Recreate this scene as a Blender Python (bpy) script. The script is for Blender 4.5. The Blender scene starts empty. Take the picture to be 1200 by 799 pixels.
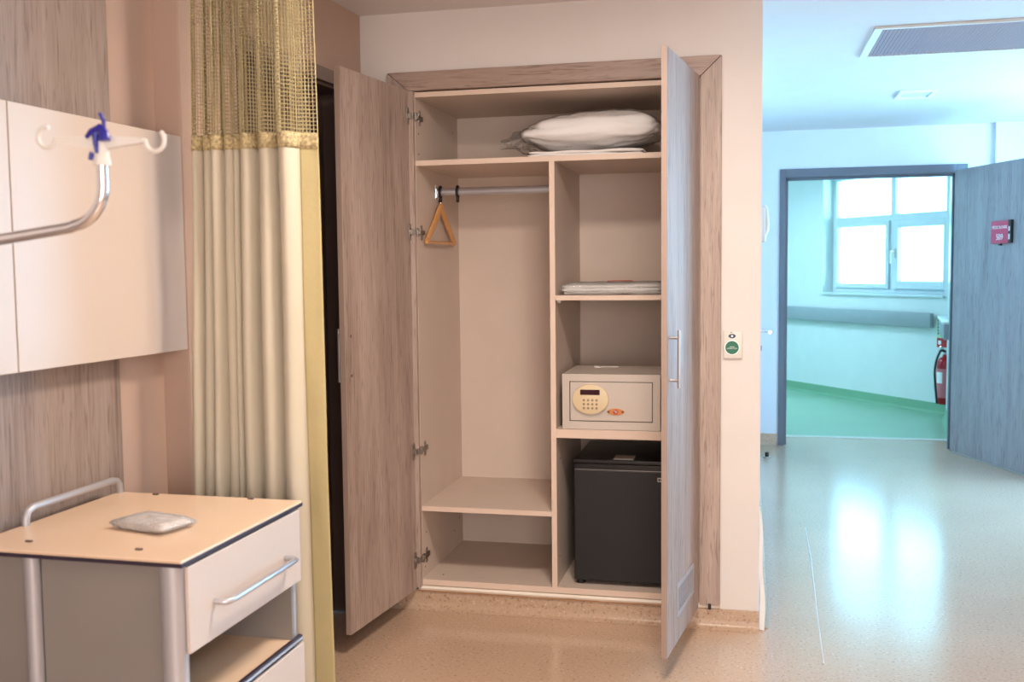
import bpy, bmesh, math, random
from mathutils import Vector, Matrix, Euler, noise
random.seed(7)
PI = math.pi
scene = bpy.context.scene
COL = scene.collection

# ------------------------------------------------------------------ camera
cam_data = bpy.data.cameras.new('camera')
cam = bpy.data.objects.new('camera', cam_data); COL.objects.link(cam)
yaw, pitch, roll = math.radians(-13.032), math.radians(4.1104), math.radians(-0.6107)
right = Vector((math.cos(yaw), -math.sin(yaw), 0)); fwd = Vector((math.sin(yaw), math.cos(yaw), 0)); up = Vector((0, 0, 1))
f2 = fwd*math.cos(pitch) - up*math.sin(pitch); u2 = up*math.cos(pitch) + fwd*math.sin(pitch)
r3 = right*math.cos(roll) + u2*math.sin(roll); u3 = u2*math.cos(roll) - right*math.sin(roll)
mw = Matrix.Identity(4)
for i in range(3):
    mw[i][0] = r3[i]; mw[i][1] = u3[i]; mw[i][2] = -f2[i]
mw[2][3] = 1.38
cam.matrix_world = mw
cam_data.sensor_width = 36.0; cam_data.lens = 1197.7*36/1200
cam_data.clip_start = 0.05; cam_data.clip_end = 100
cam_data.dof.use_dof = True; cam_data.dof.focus_distance = 3.95; cam_data.dof.aperture_fstop = 4.5
scene.camera = cam

# ------------------------------------------------------------------ world, exposure
world = bpy.data.worlds.new('sky'); scene.world = world; world.use_nodes = True
bg = world.node_tree.nodes['Background']
bg.inputs[0].default_value = (0.32, 0.70, 1.0, 1); bg.inputs[1].default_value = 15
vs = scene.view_settings
vs.view_transform = 'Standard'; vs.look = 'None'; vs.gamma = 1; vs.use_curve_mapping = False; vs.exposure = 0.16

# ------------------------------------------------------------------ area lamps
def area(name, loc, aim, sx, sy, power, color, portal=False):
    l = bpy.data.lights.new(name, 'AREA'); l.shape = 'RECTANGLE'; l.size = sx; l.size_y = sy
    l.energy = power; l.color = color
    o = bpy.data.objects.new(name, l); COL.objects.link(o); o.location = loc
    o.rotation_euler = (Vector(aim)-Vector(loc)).to_track_quat('-Z', 'Y').to_euler()
    if portal: l.cycles.is_portal = True
    return o
WARM = (1.0, 0.88, 0.77); COOL = (0.13, 0.38, 1.0)
area('assumed_panel_lamp', (-0.22, 2.35, 2.345), (-0.22, 2.35, 0), 0.36, 0.36, 36, WARM)  # assumed unseen lamp, placed from the steep shadows inside the wardrobe
area('assumed_panel_lamp', (0.9, 0.3, 2.345), (0.9, 0.3, 0), 0.56, 0.56, 20, WARM)  # second unseen lamp, added for more warm light in the room
area('added_room_fill', (0.35, -1.75, 1.35), (-0.5, 3.9, 1.2), 2.4, 1.7, 92, (1.0, 0.93, 0.89))  # added frontal fill behind the camera; the near wall has no window
area('assumed_lobby_daylight', (2.52, 6.2, 1.45), (0.6, 6.6, 1.3), 2.0, 1.4, 20, COOL)  # daylight for an assumed lobby window, out of view on the right
area('window_portal', (1.36, 10.75, 1.7), (0.6, 10.2, 1.7), 1.6, 1.25, 30, COOL, portal=True)
area('corridor_fill', (-0.6, 10.3, 2.33), (-0.6, 10.3, 0), 0.6, 0.6, 44, (0.50, 0.78, 1.0))  # added fill light, unseen left of the doorway, brightens the corridor wall

# ------------------------------------------------------------------ helpers
def lin(c):
    return tuple(((v/255)/12.92 if v/255 <= 0.04045 else ((v/255+0.055)/1.055)**2.4) for v in c)
def new_mat(name):
    m = bpy.data.materials.new(name); m.use_nodes = True
    return m, m.node_tree.nodes, m.node_tree.links, m.node_tree.nodes['Principled BSDF']
def plain(name, rgb, rough=0.5, metal=0.0, bump=0.0, bscale=200, var=0.03, vscale=6, spec=0.5, coat=0):
    m, n, l, p = new_mat(name)
    c = lin(rgb)
    p.inputs['Roughness'].default_value = rough; p.inputs['Metallic'].default_value = metal
    p.inputs['Specular IOR Level'].default_value = spec
    p.inputs['Coat Weight'].default_value = coat
    tc = n.new('ShaderNodeTexCoord')
    nz = n.new('ShaderNodeTexNoise'); nz.inputs['Scale'].default_value = vscale; nz.inputs['Detail'].default_value = 4
    l.new(tc.outputs['Object'], nz.inputs['Vector'])
    r = n.new('ShaderNodeValToRGB')
    r.color_ramp.elements[0].position = .3; r.color_ramp.elements[1].position = .7
    r.color_ramp.elements[0].color = (*[v*(1-var) for v in c], 1); r.color_ramp.elements[1].color = (*[min(1, v*(1+var)) for v in c], 1)
    l.new(nz.outputs['Fac'], r.inputs[0]); l.new(r.outputs[0], p.inputs['Base Color'])
    if bump:
        b2 = n.new('ShaderNodeTexNoise'); b2.inputs['Scale'].default_value = bscale; b2.inputs['Detail'].default_value = 3
        l.new(tc.outputs['Object'], b2.inputs['Vector'])
        bp = n.new('ShaderNodeBump'); bp.inputs['Strength'].default_value = bump; bp.inputs['Distance'].default_value = 0.002
        l.new(b2.outputs['Fac'], bp.inputs['Height']); l.new(bp.outputs[0], p.inputs['Normal'])
    return m
def wood(name, dark, mid, light, axis='Z', rough=0.45, scale=1.0, sheen=0.4, contrast=1.0):
    m, n, l, p = new_mat(name)
    tc = n.new('ShaderNodeTexCoord')
    ax = {'X': 0, 'Y': 1, 'Z': 2}[axis]
    def stretched(across, along):
        mp = n.new('ShaderNodeMapping'); s = [across*scale]*3; s[ax] = along*scale
        mp.inputs['Scale'].default_value = s; l.new(tc.outputs['Object'], mp.inputs['Vector']); return mp
    def noise_(mp, det, ro, dist):
        a = n.new('ShaderNodeTexNoise'); a.inputs['Scale'].default_value = 1.0; a.inputs['Detail'].default_value = det
        a.inputs['Roughness'].default_value = ro; a.inputs['Distortion'].default_value = dist
        l.new(mp.outputs[0], a.inputs['Vector']); return a
    broad = noise_(stretched(11, 1.0), 4, .6, .9)
    fine = noise_(stretched(170, 5), 4, .7, .5)
    fleck = noise_(stretched(120, 9), 2, .5, .8)
    r = n.new('ShaderNodeValToRGB'); e = r.color_ramp.elements
    e[0].position = .30; e[0].color = (*lin(dark), 1); e[1].position = .70; e[1].color = (*lin(light), 1)
    k = r.color_ramp.elements.new(.46); k.color = (*lin(mid), 1)
    av = n.new('ShaderNodeMix'); av.data_type = 'FLOAT'; av.inputs['Factor'].default_value = .48
    l.new(broad.outputs['Fac'], av.inputs['A']); l.new(fine.outputs['Fac'], av.inputs['B'])
    l.new(av.outputs['Result'], r.inputs[0])
    # cathedral figure: thin dark lines drawn out along the board
    w = n.new('ShaderNodeTexWave'); w.wave_type = 'BANDS'; w.bands_direction = 'X' if ax else 'Z'; w.wave_profile = 'SAW'
    w.inputs['Scale'].default_value = .9; w.inputs['Distortion'].default_value = 7; w.inputs['Detail'].default_value = 2.5; w.inputs['Detail Scale'].default_value = .8
    l.new(stretched(11, .7).outputs[0], w.inputs['Vector'])
    r2 = n.new('ShaderNodeValToRGB'); e = r2.color_ramp.elements
    e[0].position = 0; e[0].color = (.72, .69, .67, 1); e[1].position = .10; e[1].color = (1, 1, 1, 1)
    l.new(w.outputs['Fac'], r2.inputs[0])
    spots = noise_(stretched(3.5, .9), 2, .5, 0)
    r3_ = n.new('ShaderNodeValToRGB'); e = r3_.color_ramp.elements; e[0].position = .42; e[0].color = (0, 0, 0, 1); e[1].position = .62; e[1].color = (1, 1, 1, 1)
    l.new(spots.outputs['Fac'], r3_.inputs[0])
    sc_ = n.new('ShaderNodeMath'); sc_.operation = 'MULTIPLY'; sc_.inputs[1].default_value = .85*contrast
    l.new(r3_.outputs[0], sc_.inputs[0])
    mx = n.new('ShaderNodeMix'); mx.data_type = 'RGBA'; mx.blend_type = 'MULTIPLY'
    l.new(sc_.outputs[0], mx.inputs['Factor']); l.new(r.outputs[0], mx.inputs['A']); l.new(r2.outputs[0], mx.inputs['B'])
    r4 = n.new('ShaderNodeValToRGB'); e = r4.color_ramp.elements; e[0].position = .56; e[0].color = (1, 1, 1, 1); e[1].position = .70; e[1].color = (.60, .55, .52, 1)
    l.new(fleck.outputs['Fac'], r4.inputs[0])
    mf = n.new('ShaderNodeMix'); mf.data_type = 'RGBA'; mf.blend_type = 'MULTIPLY'; mf.inputs['Factor'].default_value = .8*contrast
    l.new(mx.outputs['Result'], mf.inputs['A']); l.new(r4.outputs[0], mf.inputs['B'])
    l.new(mf.outputs['Result'], p.inputs['Base Color'])
    p.inputs['Roughness'].default_value = rough; p.inputs['Specular IOR Level'].default_value = sheen
    bp = n.new('ShaderNodeBump'); bp.inputs['Strength'].default_value = .25; bp.inputs['Distance'].default_value = .001
    l.new(fine.outputs['Fac'], bp.inputs['Height']); l.new(bp.outputs[0], p.inputs['Normal'])
    return m
def vinyl(name, base, dark, light, rough=.22, dens=95, bumps=.12, soft=.5):
    m, n, l, p = new_mat(name)
    tc = n.new('ShaderNodeTexCoord')
    a = n.new('ShaderNodeTexNoise'); a.inputs['Scale'].default_value = dens; a.inputs['Detail'].default_value = 2
    l.new(tc.outputs['Object'], a.inputs['Vector'])
    r = n.new('ShaderNodeValToRGB'); e = r.color_ramp.elements
    e[0].position = .30; e[0].color = (*lin(dark), 1)
    e[1].position = .74; e[1].color = (*lin(light), 1)
    for pos in (.40, .62):
        k = r.color_ramp.elements.new(pos); k.color = (*lin(base), 1)
    l.new(a.outputs['Fac'], r.inputs[0])
    b = n.new('ShaderNodeTexNoise'); b.inputs['Scale'].default_value = 2.2; b.inputs['Detail'].default_value = 5
    l.new(tc.outputs['Object'], b.inputs['Vector'])
    r2 = n.new('ShaderNodeValToRGB'); e = r2.color_ramp.elements
    e[0].position = .3; e[0].color = (.93, .93, .93, 1); e[1].position = .7; e[1].color = (1, 1, 1, 1)
    l.new(b.outputs['Fac'], r2.inputs[0])
    mx = n.new('ShaderNodeMix'); mx.data_type = 'RGBA'; mx.blend_type = 'MULTIPLY'; mx.inputs['Factor'].default_value = 1
    l.new(r.outputs[0], mx.inputs['A']); l.new(r2.outputs[0], mx.inputs['B'])
    l.new(mx.outputs['Result'], p.inputs['Base Color'])
    p.inputs['Roughness'].default_value = rough; p.inputs['Specular IOR Level'].default_value = soft
    c = n.new('ShaderNodeTexNoise'); c.inputs['Scale'].default_value = 9; c.inputs['Detail'].default_value = 6
    l.new(tc.outputs['Object'], c.inputs['Vector'])
    bp = n.new('ShaderNodeBump'); bp.inputs['Strength'].default_value = bumps; bp.inputs['Distance'].default_value = .004
    l.new(c.outputs['Fac'], bp.inputs['Height']); l.new(bp.outputs[0], p.inputs['Normal'])
    return m
def film(name, tint=(1, 1, 1), gloss=.35, rough=.12, bump=.6, bscale=30, haze=0.0):
    m = bpy.data.materials.new(name); m.use_nodes = True
    n, l = m.node_tree.nodes, m.node_tree.links; n.clear()
    out = n.new('ShaderNodeOutputMaterial'); t = n.new('ShaderNodeBsdfTransparent'); t.inputs[0].default_value = (*tint, 1)
    g = n.new('ShaderNodeBsdfGlossy'); g.inputs['Roughness'].default_value = rough
    lw = n.new('ShaderNodeLayerWeight'); lw.inputs['Blend'].default_value = gloss
    mx = n.new('ShaderNodeMixShader')
    l.new(lw.outputs['Fresnel'], mx.inputs[0]); l.new(t.outputs[0], mx.inputs[1]); l.new(g.outputs[0], mx.inputs[2])
    last = mx
    if haze:
        d = n.new('ShaderNodeBsdfDiffuse'); d.inputs[0].default_value = (.9, .9, .9, 1)
        m2 = n.new('ShaderNodeMixShader'); m2.inputs[0].default_value = haze
        l.new(mx.outputs[0], m2.inputs[1]); l.new(d.outputs[0], m2.inputs[2]); last = m2
    l.new(last.outputs[0], out.inputs[0])
    if bump:
        tc = n.new('ShaderNodeTexCoord'); nz = n.new('ShaderNodeTexNoise'); nz.inputs['Scale'].default_value = bscale
        nz.inputs['Detail'].default_value = 4; nz.inputs['Distortion'].default_value = 1.2
        l.new(tc.outputs['Object'], nz.inputs['Vector'])
        bp = n.new('ShaderNodeBump'); bp.inputs['Strength'].default_value = bump; bp.inputs['Distance'].default_value = .02
        l.new(nz.outputs['Fac'], bp.inputs['Height']); l.new(bp.outputs[0], g.inputs['Normal']); l.new(bp.outputs[0], lw.inputs['Normal'])
    return m

M = dict(
    wall_cream=plain('wall_cream_paint', (224, 216, 211), .7, bump=.15, bscale=90, var=.015),
    wall_peach=plain('wall_peach_paint', (190, 162, 145), .7, bump=.15, bscale=90, var=.02),
    wall_white=plain('wall_white_paint', (224, 228, 233), .65, bump=.1, bscale=90, var=.015),
    ceiling=plain('ceiling_paint', (226, 220, 216), .8, bump=.1, var=.015),
    wall_mint=plain('corridor_wall_paint', (218, 228, 226), .4, bump=.08, var=.02),
    floor=vinyl('speckled_vinyl_floor', (204, 172, 146), (168, 136, 110), (222, 200, 180), rough=.17, bumps=.10, soft=.85),
    skirt=vinyl('speckled_vinyl_skirting', (192, 162, 136), (152, 120, 94), (216, 192, 170), rough=.35, bumps=.1),
    floor_green=vinyl('green_vinyl_floor', (146, 186, 158), (138, 178, 150), (154, 194, 166), rough=.3, bumps=.05),
    skirt_green=vinyl('green_vinyl_skirting', (122, 172, 138), (114, 164, 130), (130, 180, 146), rough=.4, bumps=.05),
    wood=wood('grey_oak_laminate', (122, 102, 93), (166, 145, 134), (192, 173, 162)),
    wood_x=wood('grey_oak_laminate_crosswise', (118, 97, 87), (158, 135, 124), (182, 160, 148), axis='X'),
    wood_edge=plain('laminate_edge', (158, 136, 124), .5),
    wood_far=wood('grey_oak_laminate_far', (122, 120, 124), (154, 152, 156), (172, 171, 176), rough=.5),
    wood_wall=wood('grey_oak_wall_cladding', (108, 92, 86), (142, 126, 118), (164, 148, 140)),
    board=plain('beige_melamine_board', (212, 194, 180), .5, bump=.1, bscale=60, var=.02),
    board_edge=plain('beige_melamine_edge', (224, 200, 182), .45),
    mdf=plain('raw_board_edge', (176, 128, 84), .8),
    sealant=plain('white_sealant', (240, 228, 212), .5, bump=.8, bscale=30),
    cream_lam=plain('cream_laminate', (200, 186, 176), .36, var=.01),
    seam=plain('dark_edge_band', (46, 36, 52), .4),
    top_lam=plain('beige_laminate_top', (218, 188, 160), .25, var=.01),
    grey_panel=plain('grey_side_panel', (146, 139, 134), .45, metal=.3, bump=.1),
    alu=plain('satin_aluminium', (196, 196, 202), .35, metal=.75),
    alu_matte=plain('silver_grey_paint', (178, 176, 180), .4, metal=.4),
    chrome=plain('chrome', (225, 225, 228), .14, metal=1),
    steel=plain('brushed_steel', (190, 188, 188), .32, metal=1),
    nickel=plain('nickel_hinge', (150, 142, 134), .34, metal=1),
    black=plain('black_plastic', (22, 20, 20), .45),
    dark=plain('dark_brown_door', (98, 78, 70), .5, var=.12, vscale=3),
    taupe=plain('taupe_door_frame', (134, 116, 106), .5),
    safe=plain('beige_safe_paint', (204, 192, 181), .38, metal=.15, bump=.15, bscale=300),
    safe_groove=plain('safe_groove', (96, 80, 74), .6),
    ivory=plain('ivory_plastic', (226, 204, 166), .4),
    display=plain('dark_red_display', (58, 14, 26), .15),
    key=plain('keypad_grey', (176, 156, 128), .5),
    orange=plain('orange_brass_plate', (214, 138, 78), .35, metal=.3),
    fridge=plain('fridge_black_body', (21, 20, 22), .5, bump=.2, bscale=400),
    fridge_top=plain('fridge_black_top', (13, 13, 17), .3),
    label=plain('pale_label', (196, 184, 178), .5),
    cloth=plain('white_cotton', (244, 240, 238), .85, bump=1, bscale=22),
    cloth_str=plain('white_bed_linen', (236, 230, 226), .8, bump=.3, bscale=60),
    red=plain('red_label', (196, 62, 54), .5),
    hanger=wood('hanger_beech', (196, 138, 80), (212, 154, 94), (222, 168, 110), rough=.35, scale=2, contrast=.3),
    film=film('clear_plastic_bag', gloss=.03, rough=.2, bump=1, bscale=18, haze=.05),
    film_tail=film('gathered_plastic_bag', gloss=.10, rough=.2, bump=1, bscale=40, haze=.10),
    film2=film('clear_plastic_wrap', gloss=.3, rough=.12, bump=.9, bscale=40, haze=.22),
    glass=film('window_glass', tint=(.93, .99, .98), gloss=.1, rough=0, bump=0),
    white_pl=plain('white_plastic', (222, 216, 208), .35),
    grille=plain('vent_grey', (196, 180, 186), .6),
    grille_gap=plain('vent_dark_gap', (110, 100, 106), .7),
    blue=plain('dark_blue_plastic', (38, 36, 140), .3),
    curtain=plain('cream_curtain_fabric', (192, 182, 162), .85, bump=.25, bscale=300, var=.03),
    curtain_y=plain('yellow_curtain_fabric', (176, 160, 116), .85, bump=.4, bscale=60, var=.06),
    net=plain('khaki_curtain_net', (178, 163, 124), .8, var=.1, vscale=40),
    ruff=plain('khaki_net_seam', (178, 160, 120), .9, bump=1, bscale=160, var=.45, vscale=140),
    green=plain('green_sticker', (10, 104, 78), .4),
    navy=plain('navy_print', (44, 56, 84), .4),
    white=plain('white_print', (245, 245, 245), .5),
    signred=plain('magenta_red_sign', (196, 30, 84), .35),
    extred=plain('fire_red_paint', (176, 18, 30), .3),
    extlabel=plain('extinguisher_label', (214, 120, 126), .4),
    signgreen=plain('pale_green_sign', (190, 224, 180), .4),
    rail=plain('grey_wall_guard', (150, 160, 164), .5),
    rail_w=plain('white_guard_cap', (235, 240, 240), .4),
    frame_far=plain('slate_door_frame', (104, 108, 118), .5),
    frame_w=plain('white_window_frame', (206, 220, 224), .35),
)

def add(bm, vs_, fs_):
    vv = [bm.verts.new(v) for v in vs_]
    for f in fs_:
        try: bm.faces.new([vv[i] for i in f])
        except ValueError: pass
    return vv
BOXF = [(0, 3, 2, 1), (4, 5, 6, 7), (0, 1, 5, 4), (1, 2, 6, 5), (2, 3, 7, 6), (3, 0, 4, 7)]
def bx(bm, x0, x1, y0, y1, z0, z1):
    x0, x1 = sorted((x0, x1)); y0, y1 = sorted((y0, y1)); z0, z1 = sorted((z0, z1))
    return add(bm, [(x0, y0, z0), (x1, y0, z0), (x1, y1, z0), (x0, y1, z0), (x0, y0, z1), (x1, y0, z1), (x1, y1, z1), (x0, y1, z1)], BOXF)
def prism(bm, poly, z0, z1):
    n = len(poly)
    add(bm, [(x, y, z0) for x, y in poly] + [(x, y, z1) for x, y in poly],
        [tuple(range(n-1, -1, -1)), tuple(range(n, 2*n))] + [(i, (i+1) % n, (i+1) % n+n, i+n) for i in range(n)])
def tube(bm, pts, r, n=12, close_ends=True, rfun=None, flat=1.0, ref=None):
    pts = [Vector(p) for p in pts]; rings = []
    prev = None
    for i, p in enumerate(pts):
        t = (pts[min(i+1, len(pts)-1)] - pts[max(i-1, 0)]).normalized()
        if prev is None:
            a = Vector(ref) if ref else (Vector((0, 0, 1)) if abs(t.z) < .9 else Vector((1, 0, 0)))
        else: a = prev
        s = t.cross(a).normalized(); a = s.cross(t).normalized(); prev = a
        rr = rfun(i/(len(pts)-1)) if rfun else r
        rings.append([bm.verts.new(p + (s*math.cos(2*PI*k/n)*flat + a*math.sin(2*PI*k/n))*rr) for k in range(n)])
    for a, b in zip(rings, rings[1:]):
        for k in range(n): bm.faces.new((a[k], a[(k+1) % n], b[(k+1) % n], b[k]))
    if close_ends:
        bm.faces.new(rings[0][::-1]); bm.faces.new(rings[-1])
def cyl(bm, p, q, r, n=20): tube(bm, [p, q], r, n)
def disc_prism(bm, c, rx, rz, y0, y1, n=36):      # an ellipse in XZ pushed along Y
    pts = [(c[0]+rx*math.cos(2*PI*k/n), c[1]+rz*math.sin(2*PI*k/n)) for k in range(n)]
    add(bm, [(x, y0, z) for x, z in pts]+[(x, y1, z) for x, z in pts],
        [tuple(range(n)), tuple(range(2*n-1, n-1, -1))]+[(i, i+n, (i+1) % n+n, (i+1) % n) for i in range(n)])
def obj(name, bm, mat, parent=None, bevel=0, smooth=False, seg=2, auto=True):
    bmesh.ops.recalc_face_normals(bm, faces=bm.faces)
    if bevel:
        bmesh.ops.bevel(bm, geom=[e for e in bm.edges if len(e.link_faces) == 2 and e.calc_face_angle(0) > .6], offset=bevel, segments=seg, affect='EDGES', profile=.5)
    me = bpy.data.meshes.new(name); bm.to_mesh(me); bm.free()
    if smooth:
        for p in me.polygons: p.use_smooth = True
        if auto: me.set_sharp_from_angle(angle=math.radians(42))
    o = bpy.data.objects.new(name, me); COL.objects.link(o)
    if isinstance(mat, (list, tuple)):
        for m in mat: me.materials.append(m)
    else: me.materials.append(mat)
    if parent: o.parent = parent
    return o
def box(name, dims, mat, parent=None, bevel=0, **k):
    bm = bmesh.new(); bx(bm, *dims); return obj(name, bm, mat, parent, bevel, **k)
def struct(o):
    o['kind'] = 'structure'; return o
def root(name, loc=(0, 0, 0), rz=0):
    o = bpy.data.objects.new(name, None); COL.objects.link(o); o.location = loc; o.rotation_euler = (0, 0, rz); o.empty_display_size = .05
    return o
def tag(o, label, cat, group=None):
    o['label'] = label; o['category'] = cat
    if group: o['group'] = group
    return o
def text(name, body, size, mat, parent, matrix, depth=.0004, sx=1.0):
    c = bpy.data.curves.new(name, 'FONT'); c.body = body; c.size = size; c.align_x = 'CENTER'; c.align_y = 'CENTER'; c.extrude = depth
    t = bpy.data.objects.new(name, c); COL.objects.link(t)
    dg = bpy.context.evaluated_depsgraph_get(); dg.update()
    me = bpy.data.meshes.new_from_object(t.evaluated_get(dg))
    bpy.data.objects.remove(t); bpy.data.curves.remove(c)
    me.transform(matrix @ Matrix.Diagonal((sx, 1, 1, 1)))
    me.materials.clear(); me.materials.append(mat)
    o = bpy.data.objects.new(name, me); COL.objects.link(o); o.parent = parent
    return o
# text facing -Y (towards the camera side)
FACE_Y = Matrix.Rotation(PI/2, 4, 'X')

# ------------------------------------------------------------------ SETTING
CEIL = 2.38
WB = 3.895            # wardrobe wall
FAR = 8.03            # lobby end wall
CX = 0.043            # wall end next to the wardrobe
LA = math.radians(2.752)
LU = Vector((math.sin(LA), math.cos(LA), 0)); LN = Vector((LU.y, -LU.x, 0)); LP = Vector((-1.508, WB, 0))
def L(s, off=0, z=0):
    p = LP + LU*s + LN*off; return Vector((p.x, p.y, z))
def lbox(bm, s0, s1, o0, o1, z0, z1):          # a box laid along the left wall
    q = [L(s0, o0), L(s1, o0), L(s1, o1), L(s0, o1)]
    prism(bm, [(v.x, v.y) for v in q], z0, z1)

struct(box('floor', (-2.4, 3.2, -2.0, 8.45, -.08, 0), M['floor']))
bm = bmesh.new(); bx(bm, -1.2, 3.4, 8.45, 14, -.08, 0)
struct(obj('floor', bm, M['floor_green']))
struct(box('trim_1', (.20, 1.62, 8.42, 8.50, 0, .004), M['white_pl']))     # threshold strip
struct(box('ceiling', (-2.4, 3.2, -2.0, 14.2, CEIL, CEIL+.1), M['ceiling']))
# left wall with the dark door's opening (s -1.02 .. -.06)
DS0, DS1, DZ = -1.00, -.10, 2.068
bm = bmesh.new()
lbox(bm, -5.7, DS0-.05, -.25, 0, 0, CEIL); lbox(bm, DS1+.05, .25, -.25, 0, 0, CEIL); lbox(bm, DS0-.05, DS1+.05, -.25, 0, DZ+.05, CEIL)
struct(obj('wall_left', bm, M['wall_peach']))
bm = bmesh.new(); lbox(bm, -1.372, -1.08, -.04, .085, 0, CEIL)
struct(obj('trim_2', bm, M['wall_peach'], bevel=.012, smooth=True))          # shallow column
bm = bmesh.new(); lbox(bm, -4.6, -1.585, 0, .018, 0.0, CEIL)
struct(obj('trim_3', bm, M['wood_wall']))                                    # wood cladding behind the cabinet
# dark door
d1 = root('door_1'); struct(d1)
bm = bmesh.new()
lbox(bm, DS0-.05, DS0, -.2, .012, 0, DZ+.05); lbox(bm, DS1, DS1+.05, -.2, .012, 0, DZ+.05); lbox(bm, DS0, DS1, -.2, .012, DZ, DZ+.05)
obj('door_frame', bm, M['taupe'], d1, bevel=.002)
bm = bmesh.new()
lbox(bm, DS0, DS0+.012, -.19, -.004, 0, DZ); lbox(bm, DS1-.03, DS1, -.19, -.004, 0, DZ); lbox(bm, DS0, DS1, -.19, -.004, DZ-.012, DZ)
obj('door_jamb', bm, M['dark'], d1)
bm = bmesh.new(); lbox(bm, DS0+.014, DS1-.032, -.15, -.105, .008, DZ-.014)
obj('door_leaf', bm, M['dark'], d1, bevel=.002)
bm = bmesh.new()
p = L(-.86, -.105, 1.02); q = L(-.86, -.055, 1.02); tube(bm, [p, q, q+LU*.11], .009)
obj('door_handle', bm, M['steel'], d1, smooth=True)

# wardrobe wall: solid wall around the niche
NX0, NX1, NZ0, NZ1 = -1.312, -.165, .075, 2.085
bm = bmesh.new()
bx(bm, -1.75, NX0, WB, 8.3, 0, CEIL); bx(bm, NX1, CX, WB, 8.3, 0, CEIL); bx(bm, NX0, NX1, WB, 8.3, NZ1, CEIL)
bx(bm, NX0, NX1, WB, 8.3, 0, NZ0); bx(bm, NX0, NX1, 4.53, 8.3, NZ0, NZ1)
struct(obj('wall_back', bm, M['wall_cream']))
bm = bmesh.new(); bx(bm, CX, CX+.004, WB+.012, 8.03, 0, CEIL)
struct(obj('wall_lobby', bm, M['wall_white']))
# lobby end wall with the open doorway
OX0, OX1, OZ = .272, 1.470, 2.03
bm = bmesh.new()
bx(bm, CX-.4, OX0-.03, FAR, FAR+.12, 0, CEIL); bx(bm, OX1+.03, 3.2, FAR, FAR+.12, 0, CEIL); bx(bm, OX0-.03, OX1+.03, FAR, FAR+.12, OZ+.03, CEIL)
struct(obj('wall_far', bm, M['wall_white']))
struct(box('trim_4', (1.72, 2.3, FAR-.05, FAR, 0, CEIL), M['wall_white']))   # flat pilaster right of the doorway
struct(box('wall_right', (2.6, 2.7, -1.9, 5.1, 0, CEIL), M['wall_cream']))
bm = bmesh.new(); bx(bm, 2.6, 2.7, 5.1, 8.3, 0, .7); bx(bm, 2.6, 2.7, 5.1, 8.3, 2.2, CEIL); bx(bm, 2.6, 2.7, 7.3, 8.3, .7, 2.2)  # unseen wall; its window opening is assumed from the lobby's cool light
struct(obj('wall_right', bm, M['wall_white']))
struct(box('wall_near', (-2.3, 3.2, -2.0, -1.85, 0, CEIL), M['wall_cream']))

# coved skirting
def cove(name, pts, z, mat, side):
    """coved vinyl skirting swept along a floor polyline; side = +1 coves to the left of travel"""
    prof = [(0, z), (.006, z), (.007, z-.004), (.007, .034), (.011, .018), (.020, .007), (.034, .002), (.036, .0005), (0, .0005)]
    pts = [Vector((x, y, 0)) for x, y in pts]; bm = bmesh.new(); rings = []
    for i, p in enumerate(pts):
        dirs = []
        if i > 0: dirs.append((p-pts[i-1]).normalized())
        if i < len(pts)-1: dirs.append((pts[i+1]-p).normalized())
        ns = [Vector((-d.y, d.x, 0))*side for d in dirs]
        nn = sum(ns, Vector()).normalized(); k = 1/max(.3, nn.dot(ns[0]))
        rings.append([bm.verts.new((p.x+nn.x*a*k, p.y+nn.y*a*k, b)) for a, b in prof])
    n = len(prof)
    for a, b in zip(rings, rings[1:]):
        for k in range(n): bm.faces.new((a[k], b[k], b[(k+1) % n], a[(k+1) % n]))
    bm.faces.new(rings[0]); bm.faces.new(rings[-1][::-1])
    o = obj(name, bm, mat, smooth=True); return struct(o)
cove('baseboard_back', [(-1.508, WB), (CX+.002, WB)], .073, M['skirt'], -1)
cove('baseboard_far', [(CX+.004, FAR), (OX0-.052, FAR)], .088, M['skirt'], -1)
cove('baseboard_lobby', [(CX+.004, WB+.02), (CX+.004, FAR)], .073, M['skirt'], -1)
cove('baseboard_left', [(L(-5.5).x, L(-5.5).y), (L(-1.372).x, L(-1.372).y), (L(-1.372, .085).x, L(-1.372, .085).y), (L(-1.08, .085).x, L(-1.08, .085).y), (L(-1.08).x, L(-1.08).y), (L(DS0-.05).x, L(DS0-.05).y)], .073, M['skirt'], -1)
# loose white corner strip
bm = bmesh.new(); rings = []
for i in range(15):
    t = i/14; z = .47*(1-t)+.002
    w = .004+.013*min(1, t*2.2)+.003*math.sin(t*9); x = CX+.001+.006*t+.002*math.sin(t*11)
    rings.append([bm.verts.new(v) for v in ((x, WB-.001, z), (x+w, WB-.006, z), (x+w, WB+.004, z), (x, WB+.006, z))])
for a, b in zip(rings, rings[1:]):
    for k in range(4): bm.faces.new((a[k], a[(k+1) % 4], b[(k+1) % 4], b[k]))
bm.faces.new(rings[0]); bm.faces.new(rings[-1])
struct(obj('trim_5', bm, M['white']))
# welded seam in the lobby floor
bm = bmesh.new(); tube(bm, [(.30, 5.50, 0), (.295, 4.9, 0), (.275, 4.2, .0), (.262, 3.6, 0)], .0028, 6)
struct(obj('trim_6', bm, M['white_pl']))

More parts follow.
